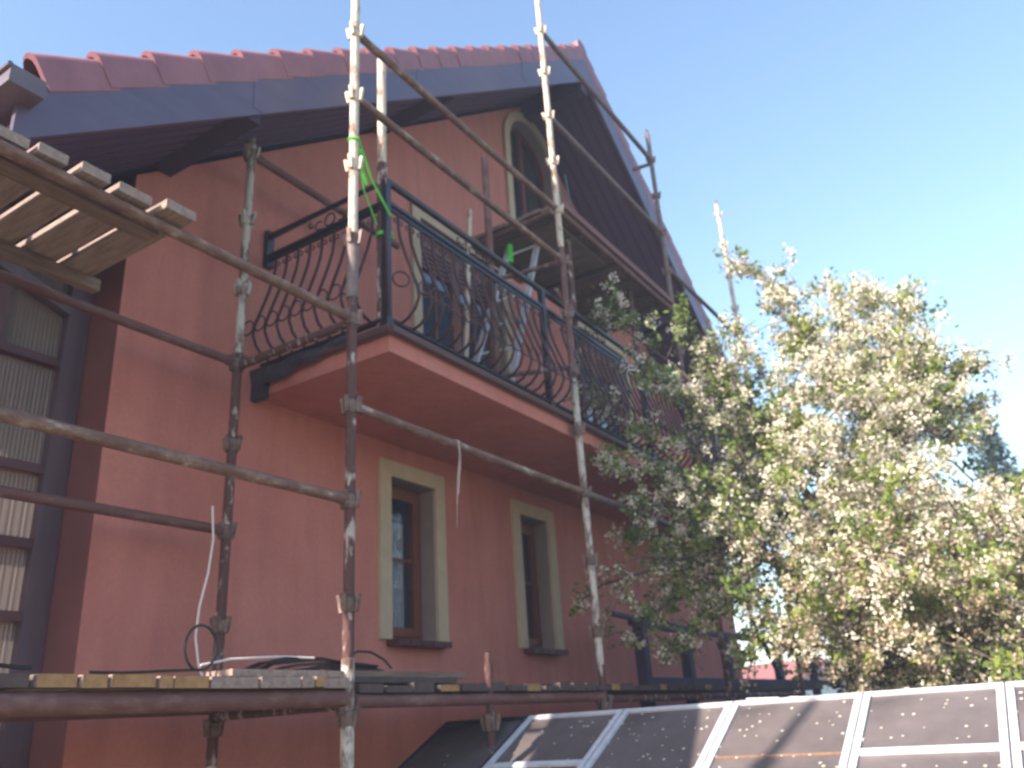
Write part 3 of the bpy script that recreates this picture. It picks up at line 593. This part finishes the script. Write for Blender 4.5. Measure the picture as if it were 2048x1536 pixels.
# green strap
def strap(pts, r, lb, nm='strap', m=GREEN, cat='strap', n=6, name=None):
    b = MB(); b.tube(pts, r, n); return b.build(nm, m, smooth=True, label=lb, cat=cat)
b = MB(); A_ = Vector((3.009, YO - .03, 4.86)); 
b.tube([A_, (3.2, 2.9, 4.70), (3.405, 2.93, 4.56)], .007, 6); b.tube([(3.02, YO - .02, 4.82), (3.19, 2.95, 4.63), (3.36, 3.0, 4.50)], .005, 6)
b.tube([(3.03, YO - .03, 4.78), (3.10, 2.88, 4.70), (3.16, 2.90, 4.64)], .010, 6)
b.ring((3.009, YO, 4.85), .032, .008, (1, 0, 0), (0, 1, 0.2), 14, 5); b.ring((3.43, 3.0, 4.46), .05, .007, (1, 0, 0.1), (0, 1, 0), 16, 5); b.ring((3.43, 3.0, 4.44), .052, .006, (1, 0, -.1), (0, 1, .1), 16, 5)
b.build('strap', GREEN, smooth=True, label='neon green strap tying the centre scaffold post to the balcony corner', cat='strap')
b = MB()
for i in range(9): 
    a_ = random.uniform(0, 6.28); b.ring((7.55 + random.uniform(-.04, .04), 2.80 + random.uniform(-.03, .03), 4.75 + random.uniform(-.04, .04)), .05, .01, (math.cos(a_), math.sin(a_), 0), (0, .3, .95), 10, 4)
b.build('net_bundle', GREEND, smooth=True, label='bundle of green netting hanging at the railing behind the blossom', cat='netting')
# string hanging from ledger
b = MB(); b.tube([(3.90, YO - .025, 3.20), (3.905, YO - .03, 3.1), (3.875, YO - .03, 2.95), (3.865, YO - .028, 2.80)], .004, 5); b.tube([(3.92, YO - .02, 3.20), (3.90, YO - .034, 3.05), (3.87, YO - .035, 2.86)], .004, 5); b.ring((3.905, YO, 3.178), .026, .005, (0, 1, 0), (0, 0, 1), 12, 5)
b.tube([(3.865, YO - .028, 2.80), (3.85, YO - .03, 2.66)], .0015, 4)
b.build('string', CORD, smooth=True, label='frayed pale string hanging from the worn ledger under the balcony', cat='string')
# white cord down the inner post
strap([(2.86, 3.72, 2.78), (2.88, 3.72, 2.6), (2.855, 3.71, 2.42), (2.81, 3.70, 2.25), (2.80, 3.70, 2.1), (2.83, 3.70, 1.97), (2.80, 3.6, 1.87)], .006, 'white cord hanging along the inner scaffold post down to the lower deck', 'cord', WHITEC, 'cord')
b = MB(); b.ring((2.30, 3.0, 1.965), .088, .006, (.93, .1, 0), (0, 0, 1), 26, 6, a0=-1.4, a1=4.4); b.tube([(2.31, 3.0, 1.88), (2.2, 2.99, 1.875), (1.95, 2.98, 1.862), (1.8, 2.95, 1.86)], .006, 6)
b.build('cable_loop', CABLE, smooth=True, label='single upright loop of black cable on the lower deck', cat='cable')
strap([(2.32, 3.02, 1.90), (2.45, 3.0, 1.925), (2.66, 2.95, 1.935), (2.83, 2.9, 1.93)], .005, 'straight white rod of cord lying on the lower deck left of the centre post', 'cord', WHITEC, 'cord')
b = MB()
for i in range(7):
    z = 1.865 + random.uniform(0, .05); e = random.uniform(-.1, .1); b.tube([(2.36 + i * .05, 2.93 + .02 * i, 1.855), (2.52 + .03 * i, 2.94, z - .004), (2.74 + e, 2.92, z + random.uniform(0, .022)), (2.9, 2.93, z + .02), (3.05 + e, 2.96, z + .012), (3.2 + .04 * i, 3.0, z), (3.35 + e, 3.05, 1.90)], .0065, 6)
b.build('cable_bundle', CABLE, smooth=True, label='bundle of black cables lying on the lower deck behind the centre post', cat='cable')
strap([(3.1, 2.97, 1.93), (3.18, 2.97, 1.975), (3.28, 2.97, 1.975), (3.38, 2.97, 1.94), (3.42, 2.96, 1.90)], .006, 'black cable arching over the boards right of the centre post', 'cable', CABLE, 'cable')
strap([(1.1, 2.9, 1.87), (1.3, 2.88, 1.885), (1.5, 2.86, 1.865), (1.54, 2.84, 1.862)], .007, 'black cable end at the left of the yellow ended planks', 'cable', CABLE, 'cable')

# ================================================================ TERRACE RAILING (timber)
tr = thing('timber_railing', 'dark timber railing with posts and top rail beyond the second window', 'railing')
b = MB(); b.bar((7.55, 3.55, 2.44), (9.2, 3.55, 2.42), .09, .075); b.bar((9.2, 3.55, 2.42), (14.5, 3.4, 2.40), .08, .055); b.build('top_rail', BEAM, tr)
b = MB(); b.bar((6.95, 3.45, 2.46), (7.6, 3.5, 2.45), .05, .035); b.build('rail_end', BEAM, tr)
for x in (7.66, 8.75, 9.95, 11.9, 13.6):
    b = MB(); b.box(x - .055, x + .055, 3.48, 3.58, 0, 2.41); b.build('post', BEAM, tr)
b = MB(); b.bar((7.66, 3.53, 1.9), (14.5, 3.4, 1.9), .05, .07); b.build('lower_rail', BEAM, tr)
b = MB(); b.bar((11.3, 3.5, 2.4), (11.85, 3.5, 1.95), .06, .05, up=(0, 1, 0)); b.build('brace', BEAM, tr)

# ================================================================ SOLAR PANELS
PX, PZ, PT = 4.40, 1.632, math.tan(math.radians(26.2)); cosT = math.cos(math.atan(PT))
edges = [3.375, 2.777, 2.167, 1.557, .93, .345, -.27, -.88]
PLN = 1.42
Mx = Vector((-cosT, 0, -cosT * PT)); Nn = Vector((-math.sin(math.atan(PT)), 0, cosT))
labsP = ['plain dark glass panel at the left end of the sloping row, unframed in front', 'shaded panel second from the left with a lower crossbar', 'third panel from the left crossed by the edge of the house shadow', 'fourth panel with a rusty orange line and scattered petals', 'fifth sunlit panel with a bright white crossbar', 'sunlit panel at the right edge of the picture', 'last panel at the right end of the row, beyond the picture edge']
for i in range(6):
    y1, y0 = edges[i], edges[i + 1]; root = thing('glass_panel', labsP[i], 'solar panel', 'sloping glass panels in a row', loc=(PX, (y0 + y1) / 2, PZ))
    org = Vector((PX, (y0 + y1) / 2, PZ)); hw = (y1 - y0) / 2 - .004
    def q(u, v, n): return Mx * u + Vector((0, v, 0)) + Nn * n
    def slab(b, u0, u1, v0, v1, n0, n1): 
        vs = [q(u, v, n) for u in (u0, u1) for v in (v0, v1) for n in (n0, n1)]
        b.add(vs, [(0, 1, 3, 2), (4, 6, 7, 5), (0, 4, 5, 1), (2, 3, 7, 6), (0, 2, 6, 4), (1, 5, 7, 3)])
    fr = MB(); fwid = .030 if i else .012
    slab(fr, 0, .028, -hw, hw, -.05, .012)
    slab(fr, .028, PLN, -hw, -hw + fwid, -.05, .012); slab(fr, .028, PLN, hw - fwid, hw, -.05, .012)
    slab(fr, PLN, PLN + .03, -hw, hw, -.05, .012)
    fr.build('frame', ALU if i else TARP, root)
    gl = MB(); slab(gl, .029, PLN - .001, -hw + fwid + .001, hw - fwid - .001, -.01, 0); gl.build('glass', PGLASS, root)
    if i in (1, 4, 5): cb = MB(); slab(cb, .50, .535, -hw + fwid, hw - fwid, .0005, .014); cb.build('crossbar', ALU, root)
    if i == 3: cb = MB(); slab(cb, .508, .516, -hw + fwid, hw - fwid, .0005, .006); cb.build('seam', mat('rusty_seam', (.36, .20, .12), (.22, .11, .06), 20, .8), root)
sup = thing('panel_stand', 'low grey stand carrying the row of glass panels', 'stand')
b = MB()
for y in (3.3, 1.5, -.2): b.box(PX - .06, PX - .01, y - .03, y + .03, 0, PZ - .09); b.box(3.16, 3.21, y - .03, y + .03, 0, .93)
b.build('leg', GREYT, sup)
b = MB(); b.box(PX - .07, PX - .02, -.3, 3.37, PZ - .13, PZ - .085); b.box(3.16, 3.21, -.3, 3.37, .88, .93); b.build('beam', GREYT, sup)
b = MB()
for i in range(380):
    y = random.uniform(-.25, 2.4 if i % 5 else 3.2); u = random.uniform(.05, 1.2); s_ = random.uniform(.0045, .0105); a0 = random.uniform(0, 6.28)
    c = Vector((PX, y, PZ)) + Mx * u + Nn * .004
    pts = [];
    for j in range(10):
        r_ = s_ * (1 if j % 2 == 0 else .5); t_ = a0 + j * math.pi / 5; pts.append(c + Mx * math.cos(t_) * r_ * 1.1 + Vector((0, math.sin(t_) * r_, 0)) + Nn * (.002 * (j % 2)))
    b.add(pts, [tuple(range(10))])
b.build('fallen_petals', PETAL, kind='stuff', label='fallen white petals scattered over the sloping glass panels', cat='petals')
b = MB(); b.bar((2.9, 2.55, 1.23), (3.5, 2.62, 1.28), .03, .022); b.build('metal_strip', ALU, label='short bright metal strip lying left of the dark glass panel', cat='metal strip')

# ================================================================ VEGETATION
def quads(name, mats, C, S_, mi, parent=None, aspect=1.5, up=None, petal=False, **kw):
    """many leaf-sized faces: C (n,3) centres, S_ sizes, mi material index"""
    n = len(C); A = rng.normal(size=(n, 3)); A /= np.linalg.norm(A, axis=1)[:, None]
    B = rng.normal(size=(n, 3)); B -= (B * A).sum(1)[:, None] * A; B /= np.linalg.norm(B, axis=1)[:, None]
    Cn = np.cross(A, B); a = A * S_[:, None] * aspect; b = B * S_[:, None]; k = Cn * S_[:, None] * .25
    V = np.stack([C - a, C + b * .8 + k - a * .1, C + a, C - b * .8 + k - a * .1], 1).reshape(-1, 3)
    me = bpy.data.meshes.new(name); me.vertices.add(4 * n); me.vertices.foreach_set('co', V.ravel().astype(np.float32))
    me.loops.add(4 * n); me.loops.foreach_set('vertex_index', np.arange(4 * n, dtype=np.int32)); me.polygons.add(n)
    me.polygons.foreach_set('loop_start', np.arange(0, 4 * n, 4, dtype=np.int32)); me.polygons.foreach_set('loop_total', np.full(n, 4, np.int32))
    for m in mats: me.materials.append(m)
    me.polygons.foreach_set('material_index', mi.astype(np.int32)); me.update(calc_edges=True); me.validate()
    o = bpy.data.objects.new(name, me); COL.objects.link(o)
    if parent: o.parent = parent
    tag(o, **kw); return o
tree = thing('blossom_tree', 'large tree covered in white blossom right of the house', 'tree', loc=(0, 0, 0))
trunk_base = Vector((7.2, .75, 0)); limbs = MB(); shoots = []
limbs.tube([trunk_base, (7.2, .8, .7), (7.15, .85, 1.3), (7.2, .8, 1.8)], .1, 10, rs=[.14, .11, .1, .09])
def px2w(u, v, x):  # authoring helper: world point seen at photo pixel (u,v) at distance plane x
    d_ = Fv * 1690.0 + Rv * (u - 1024) - Uv * (v - 768); t_ = x / d_.x; return Vector((0, 0, 1.6)) + d_ * t_
# crown outline: shoot tips (photo pixel, distance)
tips = [(1190, 605, 6.2), (1345, 625, 6.4), (1225, 735, 6.3), (1160, 790, 6.0), (1300, 760, 6.5), (1215, 930, 6.0), (1240, 1000, 6.1), (1240, 1070, 6.2), (1330, 1150, 6.2), (1150, 1210, 5.9), (1240, 1290, 6.1), (1330, 1330, 6.3),
        (1455, 520, 6.9), (1530, 610, 7.1), (1470, 640, 7.0), (1575, 660, 7.2), (1655, 548, 7.3), (1740, 580, 7.4), (1700, 640, 7.2), (1825, 590, 7.5), (1850, 680, 7.6), (1930, 735, 7.6), (1985, 745, 7.7), (1850, 730, 7.4), (1960, 815, 7.8), (1900, 830, 7.7),
        (1990, 880, 7.9), (2040, 950, 8.0), (2100, 900, 8), (2100, 1050, 8), (2150, 1150, 8), (1440, 760, 6.7), (1400, 690, 6.6), (1480, 860, 6.6), (1420, 1250, 6.2), (1550, 1300, 6.2), (1700, 1330, 6.3), (1850, 1320, 6.5), (2000, 1280, 6.8), (1500, 1340, 6.0), (1640, 1250, 6.0), (1800, 1200, 6.0), (1950, 1150, 6.3), (1380, 700, 6.7), (1600, 780, 6.8), (1680, 760, 7.0), (1780, 800, 7.1)]
tv = [px2w(*t) for t in tips]
hub = [Vector((7.2, .8, 1.8)), Vector((7.0, 1.3, 2.5)), Vector((7.3, .7, 2.8)), Vector((6.9, 1.6, 3.2)), Vector((7.3, .9, 3.5)), Vector((6.6, 1.9, 2.7)), Vector((7.5, .3, 2.45)), Vector((6.6, 1.2, 2.3)), Vector((6.7, .3, 2.3))]
for h in hub[1:]: m_ = (hub[0] + h) / 2 + Vector((random.uniform(-.1, .1), random.uniform(-.1, .1), -.08)); limbs.tube([hub[0], m_, h], .05, 8, rs=[.07, .05, .035])
def shoot(a, b, r0, amp=.10):
    mid = [a.lerp(b, t) + Vector((random.uniform(-amp, amp), random.uniform(-amp, amp), random.uniform(-amp, amp) + .12 * math.sin(math.pi * t))) for t in (.3, .6, .85)]
    return [a] + mid + [b]
tipset = []
for v in tv:
    h = min(hub, key=lambda h_: (h_ - v).length); pl = shoot(h, v, .02, .07); limbs.tube(pl, .015, 5, rs=[.026, .018, .012, .008, .004]); shoots.append((pl, 1.0, True))
for k in range(1000):
    # inner shoots: start from a random point on a main shoot
    pl, _, _ = shoots[random.randrange(len(tv))]; t = random.uniform(.15, .95); i = min(int(t * 4), 3); p0 = pl[i].lerp(pl[i + 1], t * 4 - i)
    dr = Vector((random.gauss(0, .8), random.gauss(0, 1), random.gauss(.25, .7))).normalized(); L_ = random.uniform(.18, .5) * (1.15 - .6 * t)
    p1 = p0 + dr * L_
    if max(p0.y, p1.y) < .55 and p1.z > 3.0 + .6 * max(p1.y, 0) and random.random() < .75: continue
    q_ = [p0, p0.lerp(p1, .5) + Vector((0, 0, .03)), p1]; limbs.tube(q_, .004, 4, rs=[.006, .004, .002]); shoots.append((q_, .8, False))
for k in range(640):  # fill of the crown's body
    c0 = random.choice(hub[1:]); dr = Vector((random.gauss(0, .8), random.gauss(0, 1.0), random.gauss(.05, .8))).normalized()
    p0 = c0 + dr * random.uniform(.1, .75); p1 = p0 + (dr + Vector((random.gauss(0, .5), random.gauss(0, .5), random.gauss(.2, .4)))).normalized() * random.uniform(.25, .55)
    if p1.y < .6 and p1.z > 2.8 + .8 * max(p1.y, 0): continue
    q_ = [p0, p0.lerp(p1, .5) + Vector((0, 0, .04)), p1]; limbs.tube(q_, .005, 4, rs=[.007, .005, .002]); shoots.append((q_, .8, False))
limbs.build('trunk', BARK, tree, smooth=True)
C = []; S_ = []; MI = []
for pl, dens, main in shoots:
    L_ = sum((pl[i + 1] - pl[i]).length for i in range(len(pl) - 1)); mid = pl[len(pl) // 2]
    left = mid.y > 1.65
    kind = random.random(); leafy = kind < (.42 if left else .13)
    nc = max(3, int(L_ * (17 if main else 21)))
    if left: nc = max(2, int(nc * (.62 if mid.z < 3.6 else .5)))
    for j in range(nc):
        t = 1 - random.random() ** 1.3 * .98
        if main and t < .35: continue
        i = min(int(t * (len(pl) - 1)), len(pl) - 2); p = pl[i].lerp(pl[i + 1], t * (len(pl) - 1) - i) + Vector((random.gauss(0, .03), random.gauss(0, .03), random.gauss(0, .03)))
        low = p.z < 2.55 + .5 * random.random()
        if random.random() < (.25 if leafy else (.80 if left else .93)):   # a cluster of blossoms
            m_ = 3 if (low and random.random() < .5) else 2
            for _ in range(random.randint(15, 27)):
                C.append(p + Vector((random.gauss(0, .026), random.gauss(0, .026), random.gauss(0, .026)))); S_.append(random.uniform(.0095, .016)); MI.append(m_)
            for _ in range(3): C.append(p + Vector((random.gauss(0, .04), random.gauss(0, .04), random.gauss(0, .04)))); S_.append(random.uniform(.012, .02)); MI.append(0 if random.random() < .6 else 1)
        else:
            m_ = 1 if random.random() < (.25 if left else .6) else 0
            for _ in range(random.randint(7, 13)):
                C.append(p + Vector((random.gauss(0, .035), random.gauss(0, .035), random.gauss(0, .035)))); S_.append(random.uniform(.013, .024)); MI.append(m_)
C = np.array([tuple(c) for c in C]); S_ = np.array(S_); MI = np.array(MI)
isl = MI < 2
quads('leaves', [LEAF, LEAFY], C[isl], S_[isl], MI[isl], tree, 1.5)
quads('blossom', [PETAL, PETALP], C[~isl], S_[~isl], MI[~isl] - 2, tree, 1.0)
# background spruces
def spruce(x, y, h, r, lb, seed):
    t = thing('spruce_tree', lb, 'tree', 'spruces behind the blossom tree', loc=(x, y, 0)); r_ = np.random.default_rng(seed)
    b = MB(); b.tube([(0, 0, 0), (0, 0, h * .5), (0, 0, h)], .1, 8, rs=[.16, .09, .01]); b.build('trunk', BARK, t)
    Cs = []; tw = MB()
    for z in np.arange(.5, h - .05, .16):
        R_ = r * (1 - z / h) ** .8 + .06
        for k in range(9):
            a = r_.uniform(0, 6.28); L_ = R_ * r_.uniform(.65, 1.1); e = np.array([math.cos(a) * L_, math.sin(a) * L_, z - L_ * .25 + .1])
            tw.tube([(0, 0, z), tuple(e)], .006, 3)
            n = int(40 * L_) + 6; tt = r_.uniform(.1, 1, n); P_ = np.array([0, 0, z]) + (e - np.array([0, 0, z])) * tt[:, None] + r_.normal(size=(n, 3)) * np.array([.05, .05, .045]); Cs.append(P_)
    tw.build('twigs', BARK, t); P_ = np.concatenate(Cs); quads('crown', [NEEDLE], P_, np.full(len(P_), .035), np.zeros(len(P_)), t, 1.8)
spruce(15.5, .55, 6.0, 1.3, 'tallest blue-green spruce at the right edge behind the blossom', 1)
spruce(16.5, -.6, 6.3, 1.4, 'spruce cut by the right picture edge', 2)
spruce(15, 1.75, 5.1, 1.3, 'lower spruce hidden mostly by the blossom tree', 3)
spruce(17.5, 2.6, 4.2, 1.2, 'shortest spruce seen through the blossom beside the house', 4)
def bush(x, y, rx_, ry_, h, n, lb):
    t = thing('bush', lb, 'bush', 'dark bushes behind the glass panels', loc=(x, y, 0)); b = MB()
    for k in range(14):
        a = random.uniform(0, 6.28); e = (math.cos(a) * rx_ * .8 * random.random(), math.sin(a) * ry_ * .8 * random.random(), h * random.uniform(.6, .98)); b.tube([(0, 0, 0), (e[0] * .4, e[1] * .4, e[2] * .5), e], .02, 5, rs=[.03, .015, .004])
    b.build('stems', BARK, t); u = rng.normal(size=(n, 3)); u /= np.linalg.norm(u, axis=1)[:, None]; rr = rng.uniform(.55, 1.0, n) ** .6
    lump = 1 + .16 * np.sin(u[:, 0] * 7 + x) * np.cos(u[:, 1] * 6 + y) + .1 * np.sin(u[:, 2] * 11)
    P_ = u * (rr * lump)[:, None] * np.array([rx_, ry_, h * .5]) + np.array([0, 0, h * .5]); P_ = P_[P_[:, 2] > .02]
    quads('foliage', [HEDGEM, LEAF], P_, rng.uniform(.025, .045, len(P_)), (rng.random(len(P_)) < .25).astype(float), t, 1.5)
bush(8.6, 1.2, 1.0, .9, 2.3, 9000, 'dark rounded bush under the blossom tree')
bush(9.0, -.6, 1.0, 1.1, 2.5, 9000, 'dark bush at the right below the spruces')
bush(11.5, .4, 1.2, 1.5, 3.3, 9000, 'taller bush behind the blossom tree')
bush(12.8, -2.0, 1.4, 1.6, 3.7, 8000, 'tall bush at the right picture edge')
bush(13.5, 1.9, .9, .8, 2.4, 6000, 'far dark bush near the bright gap beside the timber railing')
bush(18.5, 3.3, 1.4, 1.2, 2.5, 6000, 'small far bush right of the bright gap beside the timber railing')
bush(17.0, .3, 1.6, 1.8, 3.0, 6000, 'broad far bush at the foot of the tallest spruce')
# distant neighbour
nb_ = thing('neighbour_house', 'distant white house with red tiled roof seen through the gap under the tree', 'house', loc=(38, 12.2, 0))
b = MB(); b.box(0, 9, -1.6, 1.6, 0, 2.6); b.build('wall', WHITEW, nb_); b = MB(); b.prism([(-.5, 2.6), (9.5, 2.6), (4.5, 3.6)], -1.9, 1.9); b.build('roof', ROOFRED, nb_)
b = MB(); b.box(-.02, -.005, -1.2, -.4, .9, 1.9); b.build('window', GLASS, nb_); b = MB(); b.box(-.02, -.005, -.0, .9, .9, 1.9); b.build('window', GLASS, nb_)

# ================================================================ LENS VEIL (haze volume added to imitate glare)
hz = MB(); hz.box(-61, 121, -61, 101, -1, 12)
hm = bpy.data.materials.new('veil_haze'); hm.use_nodes = True; hn = hm.node_tree; hn.nodes.clear()
ho = hn.nodes.new('ShaderNodeOutputMaterial'); hv = hn.nodes.new('ShaderNodeVolumePrincipled')
hv.inputs['Color'].default_value = (0.68, 0.76, 1.0, 1); hv.inputs['Density'].default_value = 0.0045; hv.inputs['Anisotropy'].default_value = 0.0
hn.links.new(hv.outputs[0], ho.inputs['Volume'])
hz.build('veil_haze', hm, kind='stuff')
